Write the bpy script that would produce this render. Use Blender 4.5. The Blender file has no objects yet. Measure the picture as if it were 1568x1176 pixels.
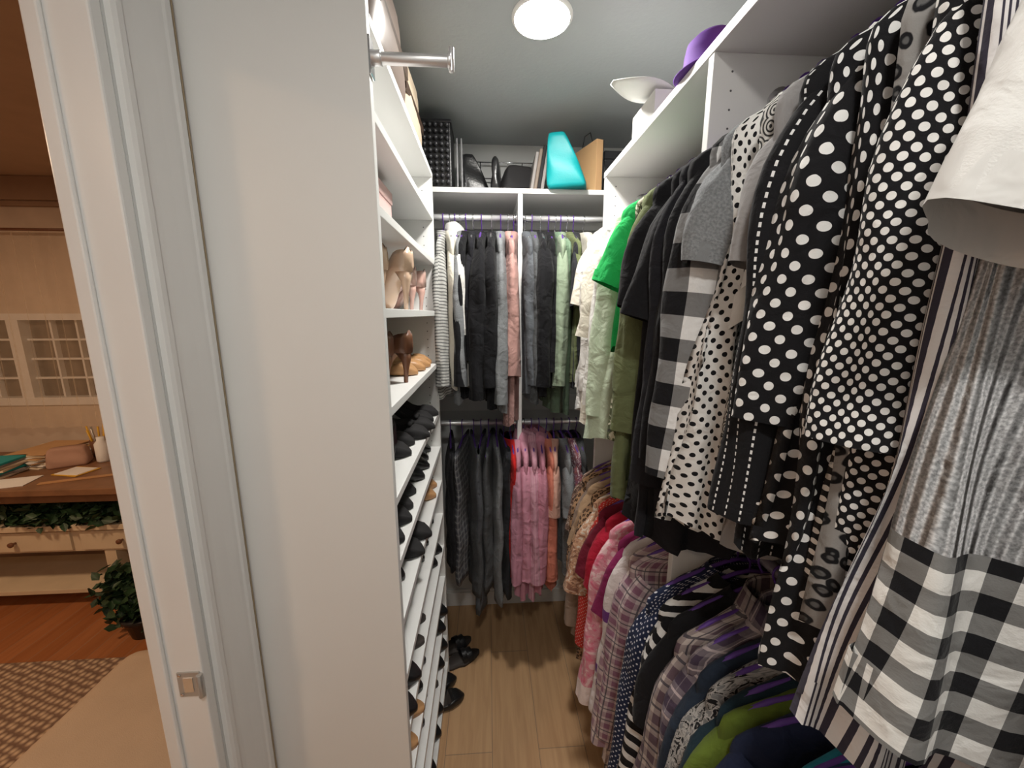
import bpy, bmesh, math, random
import numpy as np
from mathutils import Matrix, Vector

scene = bpy.context.scene
COL = scene.collection
PI = math.pi

# ------------------------------------------------------------------ materials
def new_mat(name):
    m = bpy.data.materials.new(name); m.use_nodes = True
    nt = m.node_tree
    b = nt.nodes['Principled BSDF']
    return m, nt, b
def nd(nt, t, **kw):
    n = nt.nodes.new(t)
    for k, v in kw.items(): setattr(n, k, v)
    return n
def math_n(nt, op, a, b=None):
    n = nd(nt, 'ShaderNodeMath', operation=op)
    for i, v in enumerate((a, b)):
        if v is None: continue
        if isinstance(v, (int, float)): n.inputs[i].default_value = v
        else: nt.links.new(v, n.inputs[i])
    return n.outputs[0]
def mixc(nt, f, a, b, blend='MIX'):
    n = nd(nt, 'ShaderNodeMix', data_type='RGBA', blend_type=blend)
    for s, v in ((n.inputs[0], f), (n.inputs[6], a), (n.inputs[7], b)):
        if isinstance(v, (int, float)): s.default_value = v
        elif isinstance(v, tuple): s.default_value = (v[0], v[1], v[2], 1)
        else: nt.links.new(v, s)
    return n.outputs[2]
def ramp(nt, f, stops):
    n = nd(nt, 'ShaderNodeValToRGB')
    e = n.color_ramp.elements
    while len(e) < len(stops): e.new(0.5)
    for i, (p, c) in enumerate(stops):
        e[i].position = p; e[i].color = (c[0], c[1], c[2], 1)
    nt.links.new(f, n.inputs[0]); return n.outputs[0]

def solid(name, c, rough=0.5, metal=0.0, nscale=8, namp=0.06, bump=0.0, bscale=200, coat=0.0):
    m, nt, b = new_mat(name)
    tc = nd(nt, 'ShaderNodeTexCoord')
    no = nd(nt, 'ShaderNodeTexNoise'); no.inputs['Scale'].default_value = nscale
    no.inputs['Detail'].default_value = 4
    nt.links.new(tc.outputs['Object'], no.inputs['Vector'])
    d = tuple(max(0, x*(1-namp)) for x in c); l = tuple(min(1, x*(1+namp)) for x in c)
    nt.links.new(ramp(nt, no.outputs[0], [(0.3, d), (0.7, l)]), b.inputs['Base Color'])
    b.inputs['Roughness'].default_value = rough
    b.inputs['Metallic'].default_value = metal
    b.inputs['Coat Weight'].default_value = coat
    if bump:
        n2 = nd(nt, 'ShaderNodeTexNoise'); n2.inputs['Scale'].default_value = bscale
        nt.links.new(tc.outputs['Object'], n2.inputs['Vector'])
        bp = nd(nt, 'ShaderNodeBump'); bp.inputs['Strength'].default_value = bump
        bp.inputs['Distance'].default_value = 0.002
        nt.links.new(n2.outputs[0], bp.inputs['Height']); nt.links.new(bp.outputs[0], b.inputs['Normal'])
    return m

FAB = {}
def fabric(c1, pat='plain', c2=(0.9, 0.9, 0.9), s=0.03, r=0.3, c3=(0.5, 0.5, 0.5)):
    key = (c1, pat, c2, s, r, c3)
    if key in FAB: return FAB[key]
    m, nt, b = new_mat('fabric_%s_%d' % (pat, len(FAB)))
    L = nt.links
    uv = nd(nt, 'ShaderNodeUVMap'); uv.uv_map = 'UVMap'
    sep = nd(nt, 'ShaderNodeSeparateXYZ'); L.new(uv.outputs[0], sep.inputs[0])
    U, V = sep.outputs[0], sep.outputs[1]
    tc = nd(nt, 'ShaderNodeTexCoord')
    def sq(x, per, duty):
        return math_n(nt, 'LESS_THAN', math_n(nt, 'FRACT', math_n(nt, 'ADD', math_n(nt, 'DIVIDE', x, per), 50.0)), duty)
    def vor(scale, rnd=1.0, feat='F1', rot=0.0, vec=None):
        mp = nd(nt, 'ShaderNodeMapping'); mp.inputs['Rotation'].default_value = (0, 0, rot)
        L.new(vec if vec is not None else uv.outputs[0], mp.inputs[0])
        v = nd(nt, 'ShaderNodeTexVoronoi', voronoi_dimensions='2D', feature=feat)
        v.inputs['Scale'].default_value = scale; v.inputs['Randomness'].default_value = rnd
        L.new(mp.outputs[0], v.inputs['Vector']); return v
    heightx = None
    if pat == 'plain':
        col = mixc(nt, 0.0, c1, c1)
    elif pat == 'dots':
        v = vor(1.0/s, 0.12, rot=PI/4)
        col = mixc(nt, math_n(nt, 'LESS_THAN', v.outputs['Distance'], r), c1, c2)
    elif pat == 'stripes':
        col = mixc(nt, sq(U, s, r), c1, c2)
    elif pat == 'hstripes':
        w = nd(nt, 'ShaderNodeTexNoise'); w.inputs['Scale'].default_value = 7
        L.new(uv.outputs[0], w.inputs[0])
        vv = math_n(nt, 'ADD', V, math_n(nt, 'MULTIPLY', w.outputs[0], s*1.5))
        col = mixc(nt, sq(vv, s, r), c1, c2)
    elif pat == 'gingham':
        a = sq(U, s, 0.5); bb = sq(V, s, 0.5)
        f = math_n(nt, 'MULTIPLY', math_n(nt, 'ADD', a, bb), 0.5)
        mid = tuple(c1[i]*0.75+c2[i]*0.25 for i in range(3))
        col = ramp(nt, f, [(0.0, c2), (0.25, mid), (0.75, c1)])
        nt.nodes[-1].color_ramp.interpolation = 'CONSTANT'
    elif pat == 'plaid':
        a = sq(U, s, 0.45); bb = sq(V, s, 0.45)
        f = math_n(nt, 'MULTIPLY', math_n(nt, 'ADD', a, bb), 0.5)
        col = mixc(nt, f, c1, c2)
        l = math_n(nt, 'MAXIMUM', sq(math_n(nt, 'ADD', U, s*0.3), s, 0.1), sq(math_n(nt, 'ADD', V, s*0.3), s, 0.1))
        col = mixc(nt, math_n(nt, 'MULTIPLY', l, 0.8), col, c3)
    elif pat == 'leopard':
        no = nd(nt, 'ShaderNodeTexNoise'); no.inputs['Scale'].default_value = 60
        L.new(uv.outputs[0], no.inputs[0])
        v = vor(1.0/s, 1.0)
        d = math_n(nt, 'ADD', v.outputs['Distance'], math_n(nt, 'MULTIPLY', no.outputs[0], 0.5))
        col = ramp(nt, d, [(0.0, c3), (0.36, c3), (0.44, c2), (0.6, c2), (0.66, c1)])
    elif pat == 'floral':
        no = nd(nt, 'ShaderNodeTexNoise'); no.inputs['Scale'].default_value = 1.2/s; no.inputs['Detail'].default_value = 3
        no.inputs['Distortion'].default_value = 1.5
        L.new(uv.outputs[0], no.inputs[0])
        col = ramp(nt, no.outputs[0], [(0.0, c2), (0.42, c2), (0.46, c1), (0.55, c1), (0.58, c3)])
    elif pat == 'paisley':
        v = vor(1.0/s, 0.8)
        w = math_n(nt, 'SINE', math_n(nt, 'MULTIPLY', v.outputs['Distance'], 28))
        col = mixc(nt, math_n(nt, 'GREATER_THAN', w, 0.15), c1, c2)
    elif pat == 'stitch':
        a = math_n(nt, 'MULTIPLY', sq(U, s, 0.10), sq(V, 0.009, 0.55))
        col = mixc(nt, a, c1, c2)
    elif pat == 'rib':
        sn = math_n(nt, 'SINE', math_n(nt, 'MULTIPLY', U, 2*PI/s))
        heightx = sn
        no = nd(nt, 'ShaderNodeTexNoise'); no.inputs['Scale'].default_value = 420
        L.new(uv.outputs[0], no.inputs[0])
        col = ramp(nt, no.outputs[0], [(0.38, c1), (0.62, c2)])
    elif pat == 'heather':
        no = nd(nt, 'ShaderNodeTexNoise'); no.inputs['Scale'].default_value = 300
        L.new(uv.outputs[0], no.inputs[0])
        col = ramp(nt, no.outputs[0], [(0.35, c1), (0.65, c2)])
    nz = nd(nt, 'ShaderNodeTexNoise'); nz.inputs['Scale'].default_value = 14; nz.inputs['Detail'].default_value = 6
    L.new(tc.outputs['Object'], nz.inputs[0])
    col = mixc(nt, 1.0, col, ramp(nt, nz.outputs[0], [(0.3, (0.90,)*3), (0.7, (1, 1, 1))]), 'MULTIPLY')
    L.new(col, b.inputs['Base Color'])
    b.inputs['Roughness'].default_value = 0.92
    b.inputs['Specular IOR Level'].default_value = 0.2
    b.inputs['Sheen Weight'].default_value = 0.05
    n1 = nd(nt, 'ShaderNodeTexNoise'); n1.inputs['Scale'].default_value = 22; n1.inputs['Detail'].default_value = 3
    n1.inputs['Distortion'].default_value = 0.6
    L.new(tc.outputs['Object'], n1.inputs[0])
    bp = nd(nt, 'ShaderNodeBump'); bp.inputs['Strength'].default_value = 0.7; bp.inputs['Distance'].default_value = 0.014
    L.new(n1.outputs[0], bp.inputs['Height'])
    n2 = nd(nt, 'ShaderNodeTexNoise'); n2.inputs['Scale'].default_value = 700
    L.new(uv.outputs[0], n2.inputs[0])
    b2 = nd(nt, 'ShaderNodeBump'); b2.inputs['Strength'].default_value = 0.35; b2.inputs['Distance'].default_value = 0.001
    L.new(n2.outputs[0], b2.inputs['Height']); L.new(bp.outputs[0], b2.inputs['Normal'])
    last = b2
    if heightx is not None:
        b3 = nd(nt, 'ShaderNodeBump'); b3.inputs['Strength'].default_value = 1.0; b3.inputs['Distance'].default_value = 0.0035
        L.new(heightx, b3.inputs['Height']); L.new(b2.outputs[0], b3.inputs['Normal']); last = b3
    L.new(last.outputs[0], b.inputs['Normal'])
    FAB[key] = m
    return m

def wood_floor(name, c1, c2, c3, pw=0.18, pl=1.2, rough=0.38):
    m, nt, b = new_mat(name); L = nt.links
    tc = nd(nt, 'ShaderNodeTexCoord')
    mp = nd(nt, 'ShaderNodeMapping'); mp.inputs['Rotation'].default_value = (0, 0, PI/2)
    L.new(tc.outputs['Object'], mp.inputs[0])
    br = nd(nt, 'ShaderNodeTexBrick'); br.offset = 0.37
    br.inputs['Scale'].default_value = 1.0
    br.inputs['Brick Width'].default_value = pl; br.inputs['Row Height'].default_value = pw
    br.inputs['Mortar Size'].default_value = 0.0012; br.inputs['Bias'].default_value = 0
    br.inputs['Color1'].default_value = (*c1, 1); br.inputs['Color2'].default_value = (*c2, 1)
    br.inputs['Mortar'].default_value = (c3[0]*0.6, c3[1]*0.6, c3[2]*0.6, 1)
    L.new(mp.outputs[0], br.inputs[0])
    m2 = nd(nt, 'ShaderNodeMapping'); m2.inputs['Scale'].default_value = (14, 1.1, 1)
    L.new(tc.outputs['Object'], m2.inputs[0])
    no = nd(nt, 'ShaderNodeTexNoise'); no.inputs['Scale'].default_value = 3; no.inputs['Detail'].default_value = 8
    no.inputs['Distortion'].default_value = 0.8
    L.new(m2.outputs[0], no.inputs[0])
    g = ramp(nt, no.outputs[0], [(0.35, c3), (0.6, (1, 1, 1))])
    col = mixc(nt, 0.25, br.outputs['Color'], g, 'MULTIPLY')
    L.new(col, b.inputs['Base Color']); b.inputs['Roughness'].default_value = rough
    bp = nd(nt, 'ShaderNodeBump'); bp.inputs['Strength'].default_value = 0.15; bp.inputs['Distance'].default_value = 0.002
    L.new(no.outputs[0], bp.inputs['Height']); L.new(bp.outputs[0], b.inputs['Normal'])
    return m

M_MEL = solid('white_melamine', (0.80, 0.80, 0.785), 0.42, namp=0.004)
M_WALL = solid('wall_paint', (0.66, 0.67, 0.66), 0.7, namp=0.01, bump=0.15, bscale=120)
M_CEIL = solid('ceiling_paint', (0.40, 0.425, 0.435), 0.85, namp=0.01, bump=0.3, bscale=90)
M_TRIM = solid('trim_gloss_paint', (0.80, 0.795, 0.78), 0.28, namp=0.01, bump=0.12, bscale=30)
M_CAULK = solid('aged_caulk', (0.42, 0.33, 0.22), 0.8)
M_CHROME = solid('chrome', (0.8, 0.8, 0.82), 0.16, 1.0)
M_NICKEL = solid('satin_nickel', (0.50, 0.48, 0.45), 0.35, 0.55)
M_HOLE = solid('pin_hole_dark', (0.08, 0.08, 0.08), 0.8)
M_PURPLE = solid('purple_velvet', (0.10, 0.035, 0.26), 0.6)
M_BLACKP = solid('black_plastic', (0.012, 0.012, 0.014), 0.35)
M_BLEATH = solid('black_leather', (0.012, 0.012, 0.013), 0.32, bump=0.4, bscale=160)
M_BSUEDE = solid('black_suede', (0.015, 0.014, 0.015), 0.85)
M_NUDE = solid('nude_patent', (0.66, 0.46, 0.33), 0.22, coat=0.4)
M_PINKP = solid('blush_patent', (0.70, 0.44, 0.38), 0.2, coat=0.5)
M_TAN = solid('tan_leather', (0.50, 0.27, 0.12), 0.45)
M_BROWN = solid('brown_leather', (0.17, 0.07, 0.035), 0.4)
M_INSOLE = solid('insole', (0.45, 0.30, 0.19), 0.7)
M_DINS = solid('dark_insole', (0.05, 0.04, 0.035), 0.7)
M_FLOOR = wood_floor('oak_planks', (0.58, 0.36, 0.19), (0.53, 0.32, 0.165), (0.42, 0.30, 0.2), rough=0.45)
M_FLOOR2 = wood_floor('bedroom_hardwood', (0.42, 0.16, 0.06), (0.34, 0.12, 0.04), (0.5, 0.35, 0.25), pw=0.09)

# ------------------------------------------------------------------ mesh builder
class MB:
    def __init__(self):
        self.v = []; self.f = []; self.mi = []; self.uv = []; self.sm = []; self.mats = []
        self.M = Matrix.Identity(4)
    def mat(self, m):
        if m not in self.mats: self.mats.append(m)
        return self.mats.index(m)
    def add(self, verts, faces, m, uvs=None, smooth=False, M=None):
        o = len(self.v); MM = self.M @ M if M is not None else self.M
        self.v += [tuple(MM @ Vector(p)) for p in verts]
        k = self.mat(m) if not isinstance(m, list) else None
        for i, f in enumerate(faces):
            self.f.append([o+a for a in f])
            self.mi.append(k if k is not None else self.mat(m[i]))
            self.sm.append(smooth)
            self.uv.append(uvs[i] if uvs else [(verts[a][0], verts[a][2]) for a in f])
    def box(self, lo, hi, m, M=None):
        x0, y0, z0 = lo; x1, y1, z1 = hi
        v = [(x0,y0,z0),(x1,y0,z0),(x1,y1,z0),(x0,y1,z0),(x0,y0,z1),(x1,y0,z1),(x1,y1,z1),(x0,y1,z1)]
        f = [(0,3,2,1),(4,5,6,7),(0,1,5,4),(1,2,6,5),(2,3,7,6),(3,0,4,7)]
        self.add(v, f, m, M=M)
    def grid(self, P, m, closed=False, uv=None, smooth=True, M=None, caps=False):
        n = len(P); k = len(P[0]); V = [tuple(map(float, p)) for row in P for p in row]
        F = []; U = []
        kk = k if closed else k-1
        ms = []
        for i in range(n-1):
            for j in range(kk):
                j2 = (j+1) % k
                F.append((i*k+j, i*k+j2, (i+1)*k+j2, (i+1)*k+j))
                if uv is not None:
                    U.append([uv[i][j], uv[i][j+1], uv[i+1][j+1], uv[i+1][j]])
                else:
                    U.append([(j/kk, i/n), ((j+1)/kk, i/n), ((j+1)/kk, (i+1)/n), (j/kk, (i+1)/n)])
                if isinstance(m, list): ms.append(m[i])
        if caps and closed:
            F.append(tuple(range(k-1, -1, -1))); U.append([(0, 0)]*k)
            F.append(tuple((n-1)*k+j for j in range(k))); U.append([(0, 0)]*k)
            if isinstance(m, list): ms += [m[0], m[-1]]
        self.add(V, F, ms if isinstance(m, list) else m, U, smooth, M)
    def tube(self, path, r, m, seg=8, M=None, caps=True):
        path = [Vector(p) for p in path]; n = len(path)
        rr = r if isinstance(r, (list, tuple)) else [r]*n
        P = []; ref = None
        for i, p in enumerate(path):
            t = (path[min(i+1, n-1)]-path[max(i-1, 0)]).normalized()
            if ref is None:
                ref = Vector((0, 0, 1)) if abs(t.z) < 0.9 else Vector((1, 0, 0))
            a = t.cross(ref)
            if a.length < 1e-4: a = t.cross(Vector((0.3, 1, 0.2)))
            a.normalize(); b = a.cross(t).normalized(); ref = b
            P.append([tuple(p + a*math.cos(q*2*PI/seg)*rr[i] + b*math.sin(q*2*PI/seg)*rr[i]) for q in range(seg)])
        self.grid(P, m, closed=True, caps=caps, M=M)
    def lathe(self, prof, m, seg=24, M=None):
        P = [[(r*math.cos(a*2*PI/seg), r*math.sin(a*2*PI/seg), z) for a in range(seg)] for r, z in prof]
        self.grid(P, m, closed=True, caps=True, M=M)
    def build(self, name, bevel=0, solidify=0, subsurf=0, seg=2):
        me = bpy.data.meshes.new(name)
        me.from_pydata(self.v, [], self.f)
        for m in self.mats: me.materials.append(m)
        me.polygons.foreach_set('material_index', self.mi)
        me.polygons.foreach_set('use_smooth', self.sm)
        uvl = me.uv_layers.new(name='UVMap')
        flat = []
        for u in self.uv:
            for a in u: flat += [a[0], a[1]]
        uvl.data.foreach_set('uv', flat)
        me.update()
        ob = bpy.data.objects.new(name, me); COL.objects.link(ob)
        if solidify:
            s = ob.modifiers.new('sol', 'SOLIDIFY'); s.thickness = solidify; s.offset = 0
        if bevel:
            b = ob.modifiers.new('bev', 'BEVEL'); b.width = bevel; b.segments = seg; b.limit_method = 'ANGLE'
        if subsurf:
            s = ob.modifiers.new('sub', 'SUBSURF'); s.levels = subsurf; s.render_levels = subsurf
        return ob

def T(x, y, z): return Matrix.Translation((x, y, z))
def RZ(a): return Matrix.Rotation(a, 4, 'Z')
def RX(a): return Matrix.Rotation(a, 4, 'X')
def RY(a): return Matrix.Rotation(a, 4, 'Y')

# ------------------------------------------------------------------ dimensions
H = 1.66; CZ = 2.44; D = 1.98
XW = -0.52; XO = -0.592
XR = 0.83
XL = -0.198
YN = 0.76; YF = 1.55
BXL = -4.2; BY0 = -1.6; BY1 = 2.6

def simple_box(name, lo, hi, m, bevel=0):
    b = MB(); b.box(lo, hi, m); return b.build(name, bevel=bevel)

# ------------------------------------------------------------------ room shell
simple_box('floor', (XO, -0.75, -0.05), (XR+0.1, D+0.1, 0), M_FLOOR)
simple_box('floor_bedroom', (BXL-0.1, BY0-0.1, -0.05), (XO, BY1+0.1, 0), M_FLOOR2)
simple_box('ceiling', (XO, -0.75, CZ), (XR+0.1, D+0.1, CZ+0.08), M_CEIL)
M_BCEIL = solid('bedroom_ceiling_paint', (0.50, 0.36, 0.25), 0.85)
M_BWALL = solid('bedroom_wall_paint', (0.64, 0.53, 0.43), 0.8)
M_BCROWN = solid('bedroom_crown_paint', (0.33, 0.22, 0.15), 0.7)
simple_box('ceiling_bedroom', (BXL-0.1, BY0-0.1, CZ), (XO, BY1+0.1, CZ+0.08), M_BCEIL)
simple_box('wall_back', (XW, D, 0), (XR+0.1, D+0.1, CZ), M_WALL)
simple_box('wall_right', (XR, -0.65, 0), (XR+0.1, D, CZ), M_WALL)
simple_box('wall_front', (XO, -0.75, 0), (XR+0.1, -0.65, CZ), M_WALL)
simple_box('wall_left', (XO, 0.64, 0), (XW, D+0.1, CZ), M_WALL)
simple_box('wall_left_entry', (XO, -0.65, 0), (XW, -0.27, CZ), M_WALL)
simple_box('wall_left_header', (XO, -0.27, 2.14), (XW, 0.64, CZ), M_WALL)
simple_box('wall_bedroom_partition', (XO, D+0.1, 0), (-0.5, BY1+0.1, CZ), M_BWALL)
simple_box('wall_bedroom_partition_near', (XO, BY0-0.1, 0), (-0.5, -0.75, CZ), M_BWALL)
simple_box('wall_bedroom_left', (BXL-0.1, BY0, 0), (BXL, BY1, CZ), M_BWALL)
simple_box('wall_bedroom_front', (BXL-0.1, BY0-0.1, 0), (XO, BY0, CZ), M_BWALL)
wx0, wx1, wz0, wz1 = -3.5, -2.40, 1.08, 1.66
b = MB()
b.box((BXL-0.1, BY1, 0), (XO, BY1+0.1, wz0), M_BWALL)
b.box((BXL-0.1, BY1, wz1), (XO, BY1+0.1, CZ), M_BWALL)
b.box((BXL-0.1, BY1, wz0), (wx0, BY1+0.1, wz1), M_BWALL)
b.box((wx1, BY1, wz0), (XO, BY1+0.1, wz1), M_BWALL)
b.build('wall_bedroom_back')
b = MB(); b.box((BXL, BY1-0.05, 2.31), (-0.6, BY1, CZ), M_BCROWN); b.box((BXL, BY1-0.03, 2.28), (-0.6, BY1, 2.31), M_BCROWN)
b.build('trim_crown_bedroom', bevel=0.006)

# jamb
b = MB()
b.box((-0.598, 0.62, 0), (-0.519, 0.64, 2.14), M_TRIM)
b.box((-0.598, 0.612, 0), (-0.575, 0.62, 2.14), M_TRIM)
b.box((-0.598, -0.27, 2.12), (-0.519, 0.62, 2.14), M_TRIM)
b.box((-0.598, -0.27, 0), (-0.519, -0.25, 2.12), M_TRIM)
b.build('door_1_jamb', bevel=0.003)
def casing(name, x0, ya, yb, z1, sgn=1):
    w = yb-ya
    prof = [(0.0, 0.0), (0.0, 0.009), (0.05, 0.012), (0.14, 0.012), (0.18, 0.0085), (0.30, 0.009), (0.55, 0.0125),
            (0.72, 0.0155), (0.80, 0.0165), (0.84, 0.019), (0.95, 0.019), (1.0, 0.015), (1.0, 0.0)]
    P = [[(x0+sgn*p, ya+w*t, z) for t, p in prof] for z in (0.0, z1)]
    b = MB(); b.grid(P, M_TRIM, smooth=False)
    if sgn > 0: b.box((x0, yb, 0), (x0+0.017, yb+0.003, z1), M_CAULK)
    return b.build(name)
casing('trim_1', XW+0.0, 0.645, 0.752, 2.43)
casing('trim_2', XO, 0.645, 0.73, 2.2, -1)
b = MB()
b.box((-0.562, 0.617, 0.978), (-0.524, 0.6205, 1.028), M_NICKEL)
b.box((-0.552, 0.6155, 0.988), (-0.535, 0.6175, 1.018), M_CHROME)
b.tube([(-0.557, 0.6165, 0.983), (-0.557, 0.6155, 0.983)], 0.003, M_CHROME)
b.tube([(-0.557, 0.6165, 1.023), (-0.557, 0.6155, 1.023)], 0.003, M_CHROME)
b.tube([(-0.521, 0.614, 0.980), (-0.521, 0.614, 1.026)], 0.005, M_NICKEL)
b.build('door_strike_plate', bevel=0.001)

def baseboard(name, lo, hi, axis):
    b = MB(); b.box(lo, (hi[0], hi[1], 0.085), M_TRIM)
    e = 0.005
    if axis == 'x': b.box((lo[0], lo[1]+e, 0.085), (hi[0], hi[1], 0.10), M_TRIM)
    else: b.box((lo[0]+e, lo[1], 0.085), (hi[0], hi[1], 0.10), M_TRIM)
    b.build(name, bevel=0.003)
baseboard('baseboard_back', (XW, D-0.016, 0), (XR, D, 0.1), 'x')
baseboard('baseboard_right', (XR-0.016, -0.65, 0), (XR, D-0.016, 0.1), 'y')

# ------------------------------------------------------------------ shelving
TH = 0.019
SHELVES = [2.02, 1.86, 1.67, 1.47, 1.27, 1.12, 0.97, 0.82, 0.67, 0.52, 0.37, 0.22, 0.075]
b = MB()
b.box((XW+0.002, YN, 0), (XL, YN+TH, 2.23), M_MEL)
b.box((XW+0.002, YF-TH, 0), (XL, YF, 2.15), M_MEL)
b.box((XW+0.002, YN+TH, 0.0), (XL-0.02, YF-TH, 0.055), M_MEL)
b.box((XW+0.002, YN+TH, 0.0), (XW+0.008, YF-TH, 2.15), M_MEL)
b.box((XW+0.002, YN+TH, 2.15), (XL+0.001, YF, 2.15+TH), M_MEL)
for z in SHELVES:
    b.box((XW+0.008, YN+TH, z-TH), (XL-0.001, YF-TH, z), M_MEL)
for z in np.arange(0.12, 2.12, 0.032):
    if any(abs(z-(s-TH/2)) < 0.014 for s in SHELVES): continue
    for xx in (XL-0.037,):
        b.tube([(xx, YF-TH-0.0006, z), (xx, YF-TH+0.002, z)], 0.0026, M_HOLE, 6)
        b.tube([(xx, YN+TH+0.0006, z), (xx, YN+TH-0.002, z)], 0.0026, M_HOLE, 6)
b.build('shoe_shelving_unit', bevel=0.0012)

RXF = 0.42; SZ = 2.15
b = MB()
for y in (-0.32, 0.775, 1.43):
    b.box((RXF, y, 0), (XR-0.002, y+TH, SZ-TH), M_MEL)
b.box((RXF-0.002, -0.32, SZ-TH), (XR-0.002, 1.43+TH, SZ), M_MEL)
for y in (0.775, 1.43):
    for z in np.arange(1.3, 2.12, 0.032):
        for xx in (RXF+0.037, XR-0.06):
            b.tube([(xx, y-0.0006, z), (xx, y+0.002, z)], 0.0026, M_HOLE, 6)
b.build('hanging_closet_unit_right', bevel=0.0012)
BYF = 1.64; PX = 0.137
b = MB()
b.box((PX-TH/2, BYF, 1.10), (PX+TH/2, D-0.002, SZ-TH), M_MEL)
b.box((XW+0.002, BYF-0.002, SZ-TH), (XR-0.002, D-0.002, SZ), M_MEL)
b.box((XW+0.002, BYF, 0), (XW+0.002+TH, D-0.002, SZ-TH), M_MEL)
b.box((XW+0.022, D-0.02, 2.06), (XR-0.004, D-0.002, SZ-TH), M_MEL)
b.box((XW+0.022, D-0.02, 1.16), (XR-0.004, D-0.002, 1.24), M_MEL)
b.build('hanging_closet_unit_back', bevel=0.0012)

RU, RL = 2.05, 1.17
RODX = 0.555; RODY = 1.70
M_ROD = solid('rod_satin_chrome', (0.85, 0.85, 0.86), 0.35, 0.7)
def rod(name, a, c):
    bb = MB(); bb.tube([a, c], 0.0125, M_ROD, 20)
    a = Vector(a); c = Vector(c); d = (c-a).normalized()
    for p, s in ((a, 1), (c, -1)):
        bb.tube([p, p+d*s*0.004], 0.026, M_CHROME, 20)
        bb.tube([p+d*s*0.004, p+d*s*0.016], 0.018, M_CHROME, 20)
    return bb.build(name)
for z in (RU, RL):
    rod('clothes_rod', (RODX, -0.30, z), (RODX, 0.774, z))
    rod('clothes_rod', (RODX, 0.795, z), (RODX, 1.429, z))
    rod('clothes_rod', (XW+0.022, RODY, z), (PX-TH/2-0.001, RODY, z))
    rod('clothes_rod', (PX+TH/2+0.001, RODY, z), (XR-0.001, RODY, z))

b = MB()
zv = 2.095; yv = YN+0.0095
b.box((XL-0.0, yv-0.012, zv-0.03), (XL+0.004, yv+0.012, zv+0.03), M_CHROME)
b.tube([(XL+0.003, yv, zv), (XL+0.02, yv, zv)], 0.012, M_ROD, 20)
b.tube([(XL+0.018, yv, zv), (-0.060, yv, zv)], 0.0095, M_ROD, 20)
b.tube([(-0.064, yv, zv), (-0.058, yv, zv)], 0.0125, M_ROD, 20)
b.tube([(-0.058, yv, zv-0.017), (-0.058, yv, zv+0.021)], 0.005, M_ROD, 12)
b.build('valet_rod', bevel=0.001)

# ------------------------------------------------------------------ ceiling lights
def downlight(x, y, power):
    b = MB()
    m, nt, bs = new_mat('led_lens'); bs.inputs['Emission Color'].default_value = (1, 0.97, 0.9, 1)
    bs.inputs['Emission Strength'].default_value = 60
    b.lathe([(0.074, CZ-0.004), (0.074, CZ-0.0065)], m, 48, M=T(x, y, 0))
    P = [(0.074, CZ-0.007), (0.078, CZ-0.006), (0.082, CZ-0.001), (0.082, CZ)]
    PP = [[(x+r*math.cos(a*2*PI/48), y+r*math.sin(a*2*PI/48), z) for a in range(48)] for r, z in P]
    b.grid(PP, M_TRIM, closed=True)
    b.build('recessed_downlight')
    l = bpy.data.lights.new('downlight_lamp', 'AREA'); l.shape = 'DISK'; l.size = 0.14; l.energy = power
    l.color = (1, 0.965, 0.91)
    o = bpy.data.objects.new('downlight_lamp', l); o.location = (x, y, CZ-0.009); COL.objects.link(o)
downlight(0.155, 1.18, 10.5)
downlight(0.02, -0.30, 6.5)
def warm(x, y, z, p, sz=0.25):
    l = bpy.data.lights.new('bedroom_lamp', 'AREA'); l.shape = 'DISK'; l.size = sz; l.energy = p
    l.color = (1, 0.68, 0.43)
    o = bpy.data.objects.new('bedroom_ceiling_lamp_light', l); o.location = (x, y, z); COL.objects.link(o)
warm(-1.45, -0.9, 2.40, 11)
warm(-2.5, 0.9, 2.40, 22)

# ------------------------------------------------------------------ garments
def ring_template(n=60, ratio=0.22):
    th = np.linspace(0, 2*PI, 2001); x = np.cos(th); y = ratio*np.sin(th)
    s = np.concatenate([[0], np.cumsum(np.hypot(np.diff(x), np.diff(y)))]); s /= s[-1]
    return np.interp(np.linspace(0, 1, n+1), s, th)
THETA = ring_template()
THETA2 = ring_template(110, 0.3)
def hanger(b, W, m):
    R = 0.0155
    pts = [(R*math.cos(math.radians(a)), 0, R*math.sin(math.radians(a))) for a in np.linspace(-30, 200, 12)]
    pts += [(-0.008, 0, -0.02), (0, 0, -0.032), (0, 0, -0.055)]
    b.tube(pts, 0.0022, m, 6)
    w = W-0.02
    sh = [(-w, 0, -0.125), (-w*0.75, 0, -0.095), (-w*0.4, 0, -0.072), (-0.03, 0, -0.058), (0, 0, -0.053),
          (0.03, 0, -0.058), (w*0.4, 0, -0.072), (w*0.75, 0, -0.095), (w, 0, -0.125)]
    b.tube(sh, 0.0045, m, 6)
    b.tube([(-w, 0, -0.125), (-w*0.5, 0, -0.130), (w*0.5, 0, -0.130), (w, 0, -0.125)], 0.0035, m, 6)

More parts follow.
